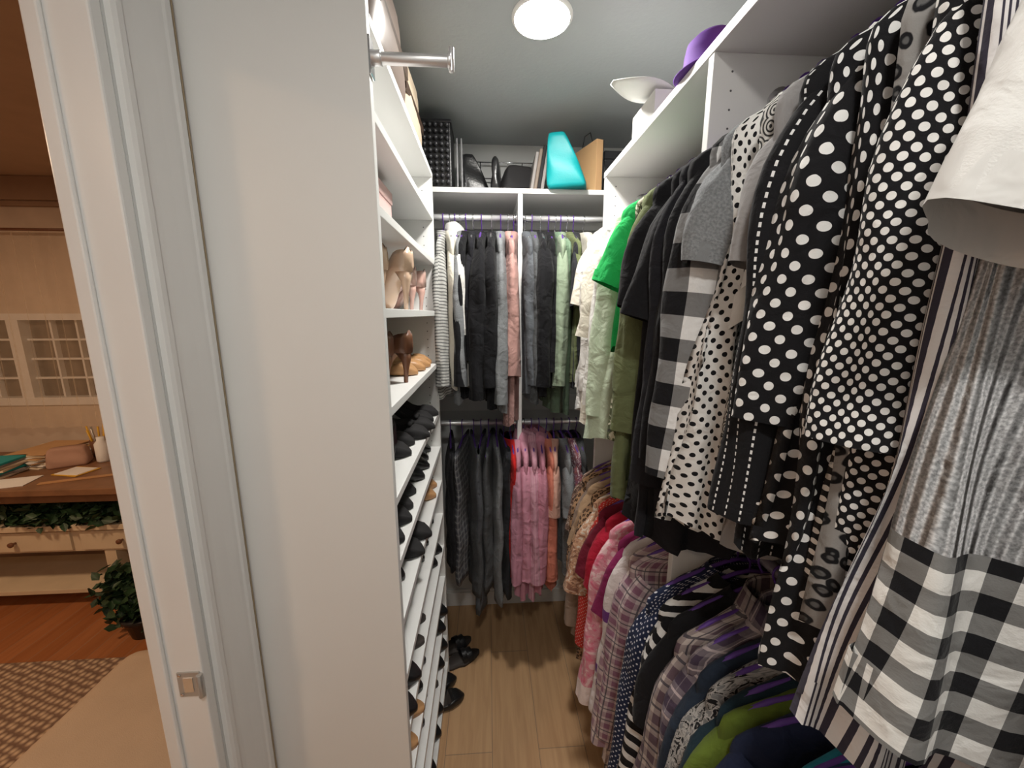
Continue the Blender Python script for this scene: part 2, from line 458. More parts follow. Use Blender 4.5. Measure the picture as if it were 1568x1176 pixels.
def garment(name, pos, yaw, mat, L=0.70, W=0.205, flare=1.08, dep=0.035, sl=0.0, alpha=8, fold=0.010,
            collar=False, seed=0, mat2=None, z2=None, slm=None, hm=None, sr=1.0, neck=0.065, cuffm=None, tail=0.0, fine=False, a0=40, edgef=0.5):
    rg = random.Random(seed*7919+13)
    b = MB(); b.M = T(*pos) @ RZ(yaw)
    hanger(b, W, hm or M_PURPLE)
    z0 = -0.062
    zz = np.concatenate([np.linspace(0, -0.10, 8), np.linspace(-0.10, -L, 50 if fine else 34)[1:]])
    px = [0, -0.012, -0.035, -0.062, -0.078, -0.11, -0.22, -L]
    hw = [neck, neck+0.02, W*0.72, W*0.965, W*1.01, W*1.0, W*0.97, W*flare]
    dd = [0.03, 0.028, 0.022, 0.018, 0.02, dep*0.8, dep, dep*1.15]
    hv = np.interp(-zz, [-p for p in px], hw); dv = np.interp(-zz, [-p for p in px], dd)
    ph = [rg.uniform(0, 6.28) for _ in range(8)]
    k1 = 2*PI/rg.uniform(0.085, 0.13); k2 = 2*PI/rg.uniform(0.04, 0.06)
    ke = rg.choice([5, 6, 7])
    sway = rg.uniform(-0.012, 0.012)
    P = []
    th = THETA2 if fine else THETA; n = len(th)-1
    c = np.cos(th[:-1]); s = np.sin(th[:-1])
    mm = []
    for i, z in enumerate(zz):
        h = hv[i]; d = dv[i]
        a = fold*min(1, max(0, (-z-0.10)/0.35))
        a1 = a + 0.0015
        x = h*c; y = d*np.sign(s)*np.abs(s)**0.8
        y = y + a1*np.sin(k1*x+ph[0]+1.5*z) + 0.5*a1*np.sin(k2*x+ph[1]-2.5*z)*np.where(s > 0, 1, -1)
        y = y + 0.35*a*np.sin(k1*1.7*x*np.where(s > 0, 1, 0.8)+ph[2])
        y = y + sway*(-z/L)**2
        edge = np.abs(c)**3
        x = x + 0.40*a*np.sin(6*z+ph[3]+c*2) + 0.18*a*np.sin(24*z+ph[4])*np.abs(c) + edgef*a*edge*np.sin(ke*th[:-1]*2+ph[6]+1.2*z)
        ztail = tail*(c*c)*(-z/L)**4
        zt = z + z0 + (0.012*np.sin(3*th[:-1]+ph[5])*(-z/L)**3) + ztail
        if i < 4: zt = zt - 0.02*np.where(s < 0, 1, 0)*(1-i/4)*(1-np.abs(c))
        P.append([(x[j], y[j], zt[j]) for j in range(n)])
        mm.append(mat2 if (mat2 is not None and z2 is not None and z < -z2) else mat)
    ref = np.array(P[int(len(P)*0.62)])[:, :2]
    seg_ = np.hypot(*(np.roll(ref, -1, axis=0)-ref).T); cu = np.concatenate([[0], np.cumsum(seg_)])
    UVS = [[(cu[j], z) for j in range(n+1)] for z in zz]
    b.grid(P, mm, closed=True, uv=UVS)
    last = np.array(P[-1]); inn = last.copy(); cx = last.mean(axis=0)
    inn[:, 1] = cx[1]+(last[:, 1]-cx[1])*0.75; inn[:, 0] *= 0.98; inn[:, 2] += 0.05
    b.grid([P[-1], [tuple(q) for q in inn]], mm[-1], closed=True, uv=[UVS[-1], [(u, v+0.05) for u, v in UVS[-1]]])
    if collar:
        rows = []
        for (rx, ry, dz) in ((neck, 0.03, 0), (neck*0.93, 0.032, 0.028), (neck*0.98, 0.038, 0.034), (neck*1.15, 0.047, 0.0), (neck*1.25, 0.05, -0.018)):
            row = []
            for q in range(24):
                an = q*2*PI/24
                dz2 = dz - (0.022 if math.sin(an) < -0.6 and dz < 0.01 and rx > neck*1.1 else 0)
                row.append((rx*math.cos(an), ry*math.sin(an), z0+dz2-0.02*max(0, -math.sin(an))))
            rows.append(row)
        b.grid(rows, slm or mat, closed=True, uv=[[(q/24*0.4, r_*0.02) for q in range(25)] for r_ in range(5)])
        pl = []
        for i in range(6, len(zz), 2):
            idx = int(n*0.75)
            p = P[i][idx]
            pl.append([(p[0]-0.014, p[1]-0.004, p[2]), (p[0]+0.014, p[1]-0.004, p[2])])
        b.grid(pl, slm or mat, uv=[[(0.0, q*0.03), (0.028, q*0.03)] for q in range(len(pl))])
    if sl > 0:
        for sd in (-1, 1):
            al = math.radians(alpha + rg.uniform(-2, 2))
            NS = max(8, int(sl/0.022)); p = np.array([sd*(W-0.055), 0.0, z0-0.120])
            ang0 = math.radians(a0)
            rows = []; uvr = []; ms = []
            q1 = rg.uniform(0, 6.28); q2 = rg.uniform(0, 6.28)
            yd = rg.uniform(-0.03, 0.03)
            for i in range(NS+1):
                t = i/NS; dist = t*sl
                an = al + (ang0-al)*max(0, 1-dist/0.13)**1.3
                dr = np.array([sd*math.sin(an), yd, -math.cos(an)]); dr /= np.linalg.norm(dr)
                if i: p = p + dr*sl/NS
                ra = np.interp(t if sl > 0.35 else t*0.5, [0, 0.15, 0.5, 0.9, 1], [0.054, 0.060, 0.050, 0.040, 0.038])*sr
                rb = np.interp(t if sl > 0.35 else t*0.5, [0, 0.15, 0.5, 1], [0.024, 0.030, 0.030, 0.028])*sr
                pa = np.array([math.cos(an)*sd, 0, math.sin(an)])
                row = []; m_ = 28
                for j in range(m_):
                    a = j*2*PI/m_
                    w = 1 + 0.10*math.sin(3*a+q1+5*t) + 0.05*math.sin(5*a+q2-4*t) + 0.045*math.sin(34*dist+q2+2*a)*min(1, t*4)
                    v = p + pa*math.cos(a)*ra*w + np.array([0, 1, 0])*math.sin(a)*rb*w
                    row.append(tuple(v))
                rows.append(row); uvr.append([(j/m_*0.26, -dist) for j in range(m_+1)])
                ms.append(cuffm if (cuffm and t > 0.86) else (slm or mat))
            b.grid(rows, ms, closed=True, uv=uvr)
            last = np.array(rows[-1]); cc = last.mean(axis=0)
            inn = cc + (last-cc)*0.85 + np.array([0, 0, 0.03])
            b.grid([rows[-1], [tuple(q) for q in inn]], ms[-1], closed=True)
    return b.build(name)

def trousers(name, pos, yaw, mat, L=0.62, W=0.14, seed=0, clip=True):
    rg = random.Random(seed*31+5)
    b = MB(); b.M = T(*pos) @ RZ(yaw)
    R = 0.0155
    pts = [(R*math.cos(math.radians(a)), 0, R*math.sin(math.radians(a))) for a in np.linspace(-30, 200, 12)]
    pts += [(-0.008, 0, -0.02), (0, 0, -0.032), (0, 0, -0.07)]
    b.tube(pts, 0.002, M_PURPLE, 6)
    b.tube([(-0.17, 0, -0.10), (-0.08, 0, -0.085), (0, 0, -0.07), (0.08, 0, -0.085), (0.17, 0, -0.10)], 0.004, M_PURPLE, 6)
    b.tube([(-0.17, 0, -0.10), (0.17, 0, -0.10)], 0.004, M_PURPLE, 6)
    rows = []; uvs = []; n = 48
    q = [rg.uniform(0, 6.28) for _ in range(4)]
    for i in range(24):
        t = i/23; z = -0.085 - L*t
        w = W*(1.0-0.18*math.sin(t*PI*0.5)+0.08*t); d = 0.012+0.016*math.sin(min(1, t*3)*PI/2)
        row = []
        for j in range(n):
            a = THETA[int(j*60/n)]
            x = w*math.cos(a); y = d*math.sin(a)+0.006*t*math.sin(60*x+q[0]+2*t)+0.004*math.sin(16*t+q[1])
            row.append((x+0.006*math.sin(7*t+q[2]), y, z+0.008*math.sin(2*a+q[3])*t))
        rows.append(row); uvs.append([(j/n*4*W, z) for j in range(n+1)])
    b.grid(rows, mat, closed=True, uv=uvs, caps=True)
    return b.build(name)

BLK = (0.010, 0.010, 0.012); WHT = (0.78, 0.77, 0.74); NAVY = (0.015, 0.022, 0.055)
f_black = fabric(BLK); f_black2 = fabric((0.014, 0.014, 0.018)); f_char = fabric((0.028, 0.029, 0.034))
f_white = fabric(WHT); f_cream = fabric((0.76, 0.72, 0.62)); f_mint = fabric((0.56, 0.66, 0.50)); f_green = fabric((0.02, 0.46, 0.11))
f_olive = fabric((0.145, 0.17, 0.08)); f_sage = fabric((0.16, 0.24, 0.16)); f_grey = fabric((0.17, 0.18, 0.19), 'heather', (0.26, 0.27, 0.28))
f_dgrey = fabric((0.07, 0.075, 0.08), 'heather', (0.11, 0.115, 0.12))
f_satin = fabric((0.32, 0.31, 0.31))
f_bigging = fabric(BLK, 'gingham', (0.8, 0.8, 0.8), 0.075); f_polkaw = fabric((0.80, 0.79, 0.77), 'dots', BLK, 0.0145, 0.27)
f_polkab = fabric(BLK, 'dots', (0.85, 0.85, 0.84), 0.0185, 0.27); f_polkad = fabric(BLK, 'dots', (0.85, 0.84, 0.82), 0.0092, 0.34)
f_stitch = fabric(BLK, 'stitch', (0.8, 0.8, 0.8), 0.024)
f_strp = fabric((0.78, 0.76, 0.76), 'stripes', (0.045, 0.04, 0.06), 0.0075, 0.42)
f_paisley = fabric((0.7, 0.69, 0.66), 'paisley', (0.05, 0.05, 0.05), 0.022)
f_leog = fabric((0.30, 0.29, 0.28), 'leopard', BLK, 0.018, 0.3, (0.12, 0.12, 0.12))
f_leob = fabric((0.42, 0.25, 0.14), 'leopard', (0.03, 0.02, 0.015), 0.014, 0.3, (0.2, 0.1, 0.05))
f_rib = fabric((0.36, 0.36, 0.37), 'rib', (0.66, 0.66, 0.67), 0.011)
f_ging = fabric(BLK, 'gingham', (0.82, 0.81, 0.78), 0.032)
f_tee = fabric((0.74, 0.73, 0.71))

cnt = [0]
def G(name, y, mat, right=True, rod_z=RU, yaw=None, **kw):
    cnt[0] += 1
    rg = random.Random(cnt[0]*17+3)
    ya = yaw if yaw is not None else rg.uniform(-4, 9)
    if right:
        return garment(name, (RODX, y, rod_z), math.radians(-ya), mat, seed=cnt[0], **kw)
    return garment(name, (y, RODY, rod_z), math.radians(90-ya), mat, seed=cnt[0], **kw)

# right side, upper rod (far -> near)
G('white_ruffle_blouse', 1.385, f_white, L=0.60, flare=1.15, fold=0.018, W=0.20)
G('cream_short_sleeve_blouse', 1.335, f_cream, L=0.64, flare=1.15, fold=0.014, sl=0.2, alpha=14)
G('white_linen_shirt', 1.275, f_white, L=0.66, flare=1.18, sl=0.48, collar=True, fold=0.016, alpha=4)
G('ivory_long_blouse', 1.21, f_cream, L=0.68, flare=1.22, sl=0.3, alpha=10, fold=0.017)
G('white_button_shirt', 1.15, f_white, L=0.64, flare=1.2, sl=0.5, fold=0.014, alpha=5, collar=True)
G('mint_blouse', 1.08, f_mint, L=0.70, flare=1.25, sl=0.52, collar=True, fold=0.015, alpha=5)
G('green_tee', 1.01, f_green, L=0.42, sl=0.16, alpha=24, W=0.21)
G('dark_floral_blouse', 0.955, fabric((0.1, 0.12, 0.06), 'floral', (0.6, 0.58, 0.45), 0.03, 0.3, (0.05, 0.05, 0.04)), L=0.66, sl=0.0, flare=1.2)
G('olive_cardigan', 0.89, f_olive, L=0.80, flare=1.22, sl=0.50, fold=0.016, alpha=5)
G('black_wrap_blouse', 0.84, f_black, L=0.66, sl=0.22, alpha=18, flare=1.1)
G('black_flutter_blouse', 0.748, f_black, L=0.78, flare=1.25, sl=0.24, alpha=18, fold=0.014, yaw=4)
G('black_long_cardigan', 0.71, f_black2, L=0.80, flare=1.2, sl=0.56, fold=0.014, alpha=6, yaw=6)
G('black_knit_top', 0.675, f_black, L=0.70, sl=0.50, alpha=5, yaw=8)
G('buffalo_plaid_flannel_shirt', 0.617, f_bigging, L=0.60, flare=1.18, sl=0.50, collar=True, fold=0.013, alpha=6, yaw=5, sr=1.1)
G('grey_crew_tee', 0.585, f_grey, L=0.42, sl=0.15, alpha=14, yaw=5, sr=1.0)
G('white_polka_dot_blouse', 0.553, f_polkaw, L=0.68, flare=1.32, sl=0.0, fold=0.018, yaw=8, fine=True, dep=0.03)
G('white_collared_shirt', 0.525, f_white, L=0.34, sl=0.0, collar=True, yaw=4, W=0.19)
G('paisley_blouse', 0.505, f_paisley, L=0.60, flare=1.05, sl=0.0, yaw=4, dep=0.022)
G('grey_satin_blouse', 0.480, f_satin, L=0.66, flare=1.02, sl=0.16, alpha=10, yaw=4, dep=0.022, sr=0.85)
G('black_stitched_cardigan', 0.440, f_stitch, L=0.64, flare=1.10, sl=0.48, alpha=5, yaw=4, fine=True)
G('black_polka_dot_tunic', 0.400, f_polkab, L=0.60, flare=1.12, sl=0.345, alpha=6, fold=0.014, yaw=5, fine=True, sr=0.95)
G('black_polka_dot_dress', 0.362, f_polkab, L=0.73, flare=1.14, sl=0.0, fold=0.016, yaw=5, fine=True)
G('leopard_blouse', 0.332, f_leog, L=0.66, flare=1.10, sl=0.0, yaw=5, dep=0.022)
G('black_fine_dot_blouse', 0.303, f_polkad, L=0.62, flare=1.05, sl=0.335, alpha=5, yaw=5, fine=True, sr=0.90)
G('striped_shirt', 0.264, f_strp, L=0.74, W=0.215, flare=1.18, sl=0.0, yaw=5, fold=0.012, fine=True, edgef=0.25, dep=0.03)
G('grey_rib_sweater', 0.236, f_rib, L=0.66, flare=1.28, sl=0.0, yaw=6, mat2=f_ging, z2=0.50, dep=0.04, fine=True, fold=0.009, edgef=0.15)
G('white_tee', 0.196, f_tee, L=0.26, flare=1.0, sl=0.19, alpha=24, yaw=5, sr=1.05, W=0.21, a0=50, fine=True)
G('pinstripe_blouse', 0.10, f_strp, L=0.82, sl=0.0, flare=1.1, yaw=5)

# right side, lower rod (far -> near)
low = [
 ('brown_floral_blouse', 1.39, fabric((0.2, 0.12, 0.09), 'floral', (0.5, 0.4, 0.33), 0.03, 0.3, (0.08, 0.05, 0.04)), 0.2),
 ('leopard_top', 1.345, f_leob, 0.5),
 ('taupe_cardigan', 1.30, fabric((0.30, 0.22, 0.17)), 0.55),
 ('tan_blouse', 1.26, fabric((0.42, 0.28, 0.17)), 0.2),
 ('brown_leopard_blouse', 1.215, f_leob, 0.2),
 ('tan_floral_blouse', 1.175, fabric((0.55, 0.32, 0.2), 'floral', (0.3, 0.15, 0.1), 0.03, 0.3, (0.7, 0.6, 0.5)), 0.3),
 ('red_polka_dot_blouse', 1.13, fabric((0.62, 0.05, 0.04), 'dots', (0.8, 0.5, 0.45), 0.010, 0.2), 0.5),
 ('maroon_top', 1.085, fabric((0.16, 0.012, 0.03)), 0.2),
 ('crimson_top', 1.045, fabric((0.42, 0.015, 0.04)), 0.2),
 ('pink_pajama_top', 1.00, fabric((0.75, 0.33, 0.40), 'floral', (0.75, 0.2, 0.3), 0.05, 0.3, (0.85, 0.6, 0.62)), 0.55),
 ('berry_tee', 0.955, fabric((0.22, 0.02, 0.09)), 0.2),
 ('white_purple_stripe_top', 0.915, fabric((0.72, 0.66, 0.66), 'hstripes', (0.17, 0.05, 0.25), 0.22, 0.18), 0.5),
 ('cream_plaid_shirt', 0.87, fabric((0.70, 0.60, 0.57), 'plaid', (0.35, 0.22, 0.27), 0.05, 0.3, (0.1, 0.08, 0.12)), 0.55),
 ('mauve_plaid_shirt', 0.83, fabric((0.60, 0.50, 0.50), 'plaid', (0.25, 0.12, 0.18), 0.035, 0.3, (0.05, 0.05, 0.07)), 0.5),
 ('navy_dot_blouse', 0.745, fabric(NAVY, 'dots', (0.6, 0.6, 0.65), 0.010, 0.2), 0.5),
 ('zebra_stripe_top', 0.705, fabric(BLK, 'hstripes', (0.75, 0.75, 0.74), 0.032, 0.42), 0.5),
 ('black_cotton_tee', 0.665, f_black, 0.2),
 ('plaid_flannel_shirt', 0.625, fabric((0.50, 0.43, 0.40), 'plaid', (0.12, 0.08, 0.10), 0.045, 0.3, (0.03, 0.03, 0.05)), 0.55),
 ('grey_plaid_shirt', 0.585, fabric((0.28, 0.24, 0.26), 'plaid', (0.07, 0.05, 0.08), 0.04, 0.3, (0.6, 0.5, 0.5)), 0.5),
 ('navy_top', 0.545, fabric((0.02, 0.03, 0.05)), 0.5),
 ('white_print_tee', 0.51, fabric((0.40, 0.38, 0.36), 'floral', BLK, 0.02, 0.3, (0.2, 0.2, 0.2)), 0.2),
 ('dark_teal_tee', 0.475, fabric((0.012, 0.028, 0.04)), 0.2),
 ('olive_green_tee', 0.445, fabric((0.10, 0.145, 0.02)), 0.2),
 ('navy_tee', 0.415, fabric(NAVY), 0.2),
 ('teal_tee', 0.38, fabric((0.02, 0.20, 0.28)), 0.2),
 ('navy_polka_tee', 0.35, fabric((0.02, 0.05, 0.12), 'dots', (0.3, 0.35, 0.4), 0.015, 0.2), 0.2),
 ('lavender_tee', 0.32, fabric((0.36, 0.30, 0.45)), 0.2),
 ('tan_tee', 0.29, fabric((0.42, 0.30, 0.2)), 0.2),
 ('seafoam_tee', 0.262, fabric((0.18, 0.40, 0.34)), 0.2),
 ('black_pocket_tee', 0.235, f_black, 0.2),
 ('striped_tee', 0.205, fabric((0.5, 0.5, 0.5), 'hstripes', NAVY, 0.02, 0.5), 0.2),
 ('navy_crew_tee', 0.17, fabric(NAVY), 0.2),
 ('maroon_tee', 0.135, fabric((0.2, 0.02, 0.04)), 0.2),
]
M_FUR = fabric((0.85, 0.72, 0.70), 'heather', (0.9, 0.8, 0.78))
for i, (n, y, m, s) in enumerate(low):
    r_ = random.Random(i+99)
    G(n, y, m, rod_z=RL, L=r_.uniform(0.64, 0.76), W=r_.uniform(0.19, 0.21), flare=r_.uniform(1.05, 1.2), sl=s,
      alpha=(16 if s < 0.35 else 7), dep=0.024, fold=0.010, collar=('shirt' in n), yaw=r_.uniform(-3, 9),
      cuffm=(M_FUR if n == 'pink_pajama_top' else None))

# back, upper rod (left -> right)
f_bstr = fabric((0.5, 0.5, 0.48), 'hstripes', (0.16, 0.16, 0.16), 0.012, 0.35)
back_up = [
 ('striped_blouse', -0.178, f_bstr, 0.66, 0.5), ('back_cream_blouse', -0.152, f_cream, 0.62, 0.5), ('white_shirt', -0.131, f_white, 0.62, 0.5),
 ('grey_marl_top', -0.108, f_grey, 0.68, 0.5), ('black_sweater', -0.084, f_black, 0.66, 0.5), ('charcoal_top', -0.055, f_black2, 0.62, 0.4),
 ('black_jacket', -0.020, f_black, 0.66, 0.55), ('black_dress_top', 0.022, f_black, 0.70, 0.5), ('grey_long_cardigan', 0.060, f_grey, 0.72, 0.57),
 ('blush_blouse', 0.090, fabric((0.50, 0.29, 0.26)), 0.58, 0.46), ('rose_blouse', 0.114, fabric((0.38, 0.22, 0.20)), 0.78, 0.0),
 ('blue_grey_blouse', 0.160, fabric((0.11, 0.12, 0.135)), 0.66, 0.5), ('slate_cardigan', 0.190, f_dgrey, 0.68, 0.5), ('black_wool_jacket', 0.226, f_black, 0.66, 0.5),
 ('black_blazer', 0.260, f_black, 0.62, 0.45), ('sage_long_top', 0.288, f_sage, 0.74, 0.0), ('mint_top', 0.312, fabric((0.28, 0.35, 0.25)), 0.62, 0.5), ('moss_top', 0.338, f_olive, 0.6, 0.2),
 ('dark_blouse', 0.366, f_char, 0.62, 0.2), ('cream_top', 0.41, f_cream, 0.6, 0.0)]
for i, (n, x, m, L, s) in enumerate(back_up):
    r_ = random.Random(i+7)
    big = n in ('black_jacket', 'black_dress_top', 'black_wool_jacket')
    G(n, x, m, right=False, L=L, W=(0.205 if big else r_.uniform(0.165, 0.19)), flare=r_.uniform(1.0, 1.12), sl=s, alpha=(16 if s < 0.35 else 5),
      dep=0.022, fold=0.009, yaw=r_.uniform(-10, 8), sr=(1.15 if big else 0.92), collar=('shirt' in n), hm=(M_CHROME if i % 2 else M_PURPLE))
pk = (0.66, 0.31, 0.40)
back_lo = [
 ('black_skirt', -0.175, f_black, 0.55), ('patterned_grey_trousers', -0.12, fabric((0.13, 0.13, 0.14), 'plaid', (0.06, 0.06, 0.07), 0.03, 0.3, (0.3, 0.3, 0.3)), 0.62),
 ('charcoal_trousers', -0.07, f_dgrey, 0.70), ('slate_trousers', -0.035, fabric((0.09, 0.095, 0.105)), 0.78), ('grey_skirt', 0.0, f_dgrey, 0.66), ('light_grey_trousers', 0.035, f_grey, 0.74),
 ('dark_trousers', 0.068, f_char, 0.7)]
for i, (n, x, m, L) in enumerate(back_lo):
    trousers(n, (x, RODY, RL), math.radians(90+random.Random(i).uniform(-8, 8)), m, L=L, W=0.19, seed=i)
back_lo2 = [('red_camisole', 0.098, fabric((0.6, 0.02, 0.02)), 0.62, 0.0), ('pink_knit_top', 0.128, fabric((0.56, 0.26, 0.34)), 0.70, 0.5),
 ('pink_shirt', 0.160, fabric(pk), 0.72, 0.5), ('pink_striped_shirt', 0.195, fabric((0.70, 0.42, 0.48), 'stripes', (0.55, 0.22, 0.32), 0.012, 0.4), 0.72, 0.5), ('rose_shirt', 0.23, fabric((0.60, 0.26, 0.34)), 0.70, 0.5),
 ('coral_blouse', 0.265, fabric((0.66, 0.22, 0.15)), 0.68, 0.5), ('peach_top', 0.30, fabric((0.64, 0.36, 0.28)), 0.6, 0.2), ('grey_dot_top', 0.335, f_grey, 0.6, 0.2),
 ('plum_print_top', 0.37, fabric((0.2, 0.08, 0.12), 'floral', (0.6, 0.5, 0.5), 0.02, 0.3, (0.3, 0.1, 0.1)), 0.55, 0.2), ('silver_top', 0.405, f_dgrey, 0.55, 0.2)]
for i, (n, x, m, L, s) in enumerate(back_lo2):
    r_ = random.Random(i+70)
    G(n, x, m, right=False, rod_z=RL, L=L, W=r_.uniform(0.17, 0.19), flare=1.04, sl=s, alpha=(14 if s < 0.35 else 5), dep=0.02, fold=0.008,
      yaw=r_.uniform(-7, 7), sr=0.85, collar=('shirt' in n))

# ------------------------------------------------------------------ shoes
def shoe_mesh(b, M, mat, ins, heel=0.0, L=0.235, up=1.0, kind='flat', heelw=0.006):
    ss = [0, 0.03, 0.08, 0.15, 0.25, 0.35, 0.45, 0.55, 0.63, 0.68, 0.72, 0.80, 0.88, 0.94, 0.98, 1.0]
    rows = []
    for s in ss:
        w = np.interp(s, [0, 0.03, 0.1, 0.3, 0.5, 0.72, 0.88, 0.96, 1], [0.012, 0.022, 0.029, 0.027, 0.029, 0.038, 0.030, 0.017, 0.004])
        t = min(1, max(0, (s-0.18)/0.50)); zs = heel*(1-(3*t*t-2*t*t*t))
        u = np.interp(s, [0, 0.1, 0.3, 0.5, 0.68, 0.75, 0.9, 1], [0.055, 0.052, 0.034, 0.026, 0.030, 0.036, 0.028, 0.010])*up
        closed = s < 0.02 or s >= 0.70
        ti = u if closed else 0.005; tc = u*1.12 if closed else 0.005
        x = (s-1)*L*(math.sqrt(max(0.4, 1-(heel/L)**2)))
        pts = [(-w*0.85, 0), (-w*1.04, 0.3*u), (-w*0.98, 0.75*u), (-w*0.88, u), (-w*0.80, max(ti, u*0.97 if closed else ti)), (-w*0.4, tc), (0, tc*1.02),
               (w*0.4, tc), (w*0.80, ti), (w*0.88, u), (w*0.98, 0.75*u), (w*1.04, 0.3*u), (w*0.85, 0), (0, -0.001)]
        rows.append([(x, p[0], zs+p[1]+0.003) for p in pts])
    k = 14; V = [p for r_ in rows for p in r_]; F = []; Ms = []
    for i in range(len(rows)-1):
        for j in range(k):
            j2 = (j+1) % k
            F.append((i*k+j, i*k+j2, (i+1)*k+j2, (i+1)*k+j))
            inner = 4 <= j <= 7 and 0.02 < ss[i] < 0.70
            Ms.append(ins if inner else mat)
    F.append(tuple(range(k-1, -1, -1))); Ms.append(mat)
    F.append(tuple((len(rows)-1)*k+j for j in range(k))); Ms.append(mat)
    b.add(V, F, Ms, smooth=True, M=M)
    c = math.sqrt(max(0.4, 1-(heel/L)**2))
    xh = -L*c+0.022
    if heel > 0.02:
        b.tube([(xh, 0, heel+0.006), (xh-0.008, 0, heel*0.78), (xh-0.006, 0, heel*0.45), (xh-0.003, 0, 0.0)], [0.023, max(0.013, heelw*1.5), heelw*1.2, heelw], mat, 12, M=M)
    else:
        b.box((xh-0.018, -0.022, 0.0), (xh+0.03, 0.022, 0.006), M_DINS, M=M)
    if kind == 'strap':
        P = [(xh+0.05, -0.029, heel*0.8+0.03), (xh+0.055, -0.022, heel*0.8+0.055), (xh+0.06, 0, heel*0.8+0.064), (xh+0.055, 0.022, heel*0.8+0.055), (xh+0.05, 0.029, heel*0.8+0.03)]
        b.tube(P, 0.004, mat, 6, M=M)
    if kind == 'bow':
        zt = 0.042*up
        for sd in (-1, 1):
            b.tube([(-0.06, 0, zt), (-0.06, sd*0.012, zt+0.006), (-0.06, sd*0.022, zt+0.004)], [0.003, 0.009, 0.006], mat, 8, M=M)
def sandal_mesh(b, M, mat, sole):
    L = 0.24; out = []
    n = 28
    for i in range(n):
        a = 2*PI*i/n; x = math.cos(a); w = 0.038 if x > 0 else 0.029
        out.append((-L/2+L/2*x, w*math.sin(a)*(1-0.12*math.cos(2*a))))
    rows = [[(p[0], p[1], z) for p in out] for z in (0, 0.014)]
    b.grid(rows, sole, closed=True, caps=True, M=M)
    for x0, x1, hh in ((-0.045, -0.06, 0.034), (-0.075, -0.085, 0.045)):
        P = []
        for xx in (x0, x1, x1-0.012):
            P.append([(xx, 0.038*math.cos(a), 0.010+hh*math.sin(a)) for a in np.linspace(0, PI, 9)])
        b.grid(P, mat, M=M)
def pair(name, x, y, z, ang, mat, ins=None, heel=0.0, kind='flat', gap=0.046, L=0.235, heelw=0.006, up=1.0):
    b = MB()
    ins = ins or M_INSOLE
    for s in (-1, 1):
        M = T(x, y, z) @ RZ(ang+s*0.04) @ T(0, s*gap, 0)
        if kind == 'sandal': sandal_mesh(b, M, mat, ins)
        else: shoe_mesh(b, M, mat, ins, heel, L, up, kind, heelw)
    b.build(name)
ys = [0.885, 1.065, 1.245, 1.425]
def shelf_pairs(z, specs, x=XL+0.005, rev=None):
    for y, sp in zip(ys, specs):
        if sp is None: continue
        rg = random.Random(int(z*1000+y*77))
        if rev is not None:
            Lc = sp[2].get('L', 0.235)*math.sqrt(max(0.4, 1-(sp[2].get('heel', 0)/sp[2].get('L', 0.235))**2))
            an = PI-rev
            pair(sp[0], XL-0.035+Lc*math.cos(an), y+Lc*math.sin(an)-0.03, z+0.0005, an, sp[1], **sp[2])
        else:
            pair(sp[0], x+rg.uniform(-0.04, 0.012), y+rg.uniform(-0.02, 0.02), z+0.0005, rg.uniform(-0.12, 0.12), sp[1], **sp[2])
dfl = dict(ins=M_DINS)
nu = ('nude_stiletto_pumps', M_NUDE, dict(heel=0.095, ins=M_NUDE, L=0.225, heelw=0.006))
bl = ('blush_stiletto_pumps', M_PINKP, dict(heel=0.080, ins=M_NUDE, L=0.215))
bf = ('black_ballet_flats', M_BLEATH, dfl)
bb_ = ('black_bow_flats', M_BSUEDE, dict(kind='bow', ins=M_DINS))
bh = ('black_heels', M_BLEATH, dict(heel=0.08, ins=M_DINS, kind='strap'))
bk = ('black_block_heels', M_BSUEDE, dict(heel=0.055, ins=M_DINS, heelw=0.014, kind='strap'))
tn = ('tan_flats', M_TAN, dict(ins=M_INSOLE))
th_ = ('tan_block_heels', M_TAN, dict(heel=0.07, heelw=0.012, ins=M_INSOLE))
br_ = ('brown_heels', M_BROWN, dict(heel=0.08, ins=M_INSOLE))
sd_ = ('tan_sandals', M_BROWN, dict(kind='sandal', ins=M_TAN))
bs_ = ('black_sandals', M_BLEATH, dict(kind='sandal', ins=M_DINS))
shelf_pairs(1.67, [None, nu, None, None], rev=0.75)
shelf_pairs(1.67, [None, None, None, bl], rev=0.25)
shelf_pairs(1.47, [None, br_, None, None], rev=0.5)
pair('tan_low_heels', XL-0.01, 1.425, 1.4705, 0.1, M_TAN, heel=0.03, heelw=0.014)
pair('tan_block_heels', XL-0.015, 1.25, 1.4705, -0.1, M_TAN, heel=0.07, heelw=0.012)
shelf_pairs(1.27, [bh, None, None, None], rev=0.2)
shelf_pairs(1.27, [None, bk, bb_, bk])
shelf_pairs(1.12, [bk, bb_, bf, bf])
shelf_pairs(0.97, [bf, bb_, None, tn])
shelf_pairs(0.82, [bf, None, bf, bb_])
shelf_pairs(0.67, [bf, bs_, bf, bf])
shelf_pairs(0.52, [sd_, bf, None, tn])
shelf_pairs(0.37, [bs_, bf, bb_, bf])
shelf_pairs(0.22, [bf, None, bs_, bf])
shelf_pairs(0.075, [bs_, bf, bf, None])
shelf_pairs(1.86, [None, None, bf, ('grey_flats', solid('grey_suede', (0.18, 0.18, 0.2), 0.8), dfl)], x=XL-0.02)
pair('floor_black_sandals', -0.08, 1.69, 0.001, 0.5, M_BLEATH, M_DINS, kind='sandal')
pair('black_strap_sandals', -0.140, 1.47, 0.001, 0.45, M_BLEATH, M_DINS, kind='strap')
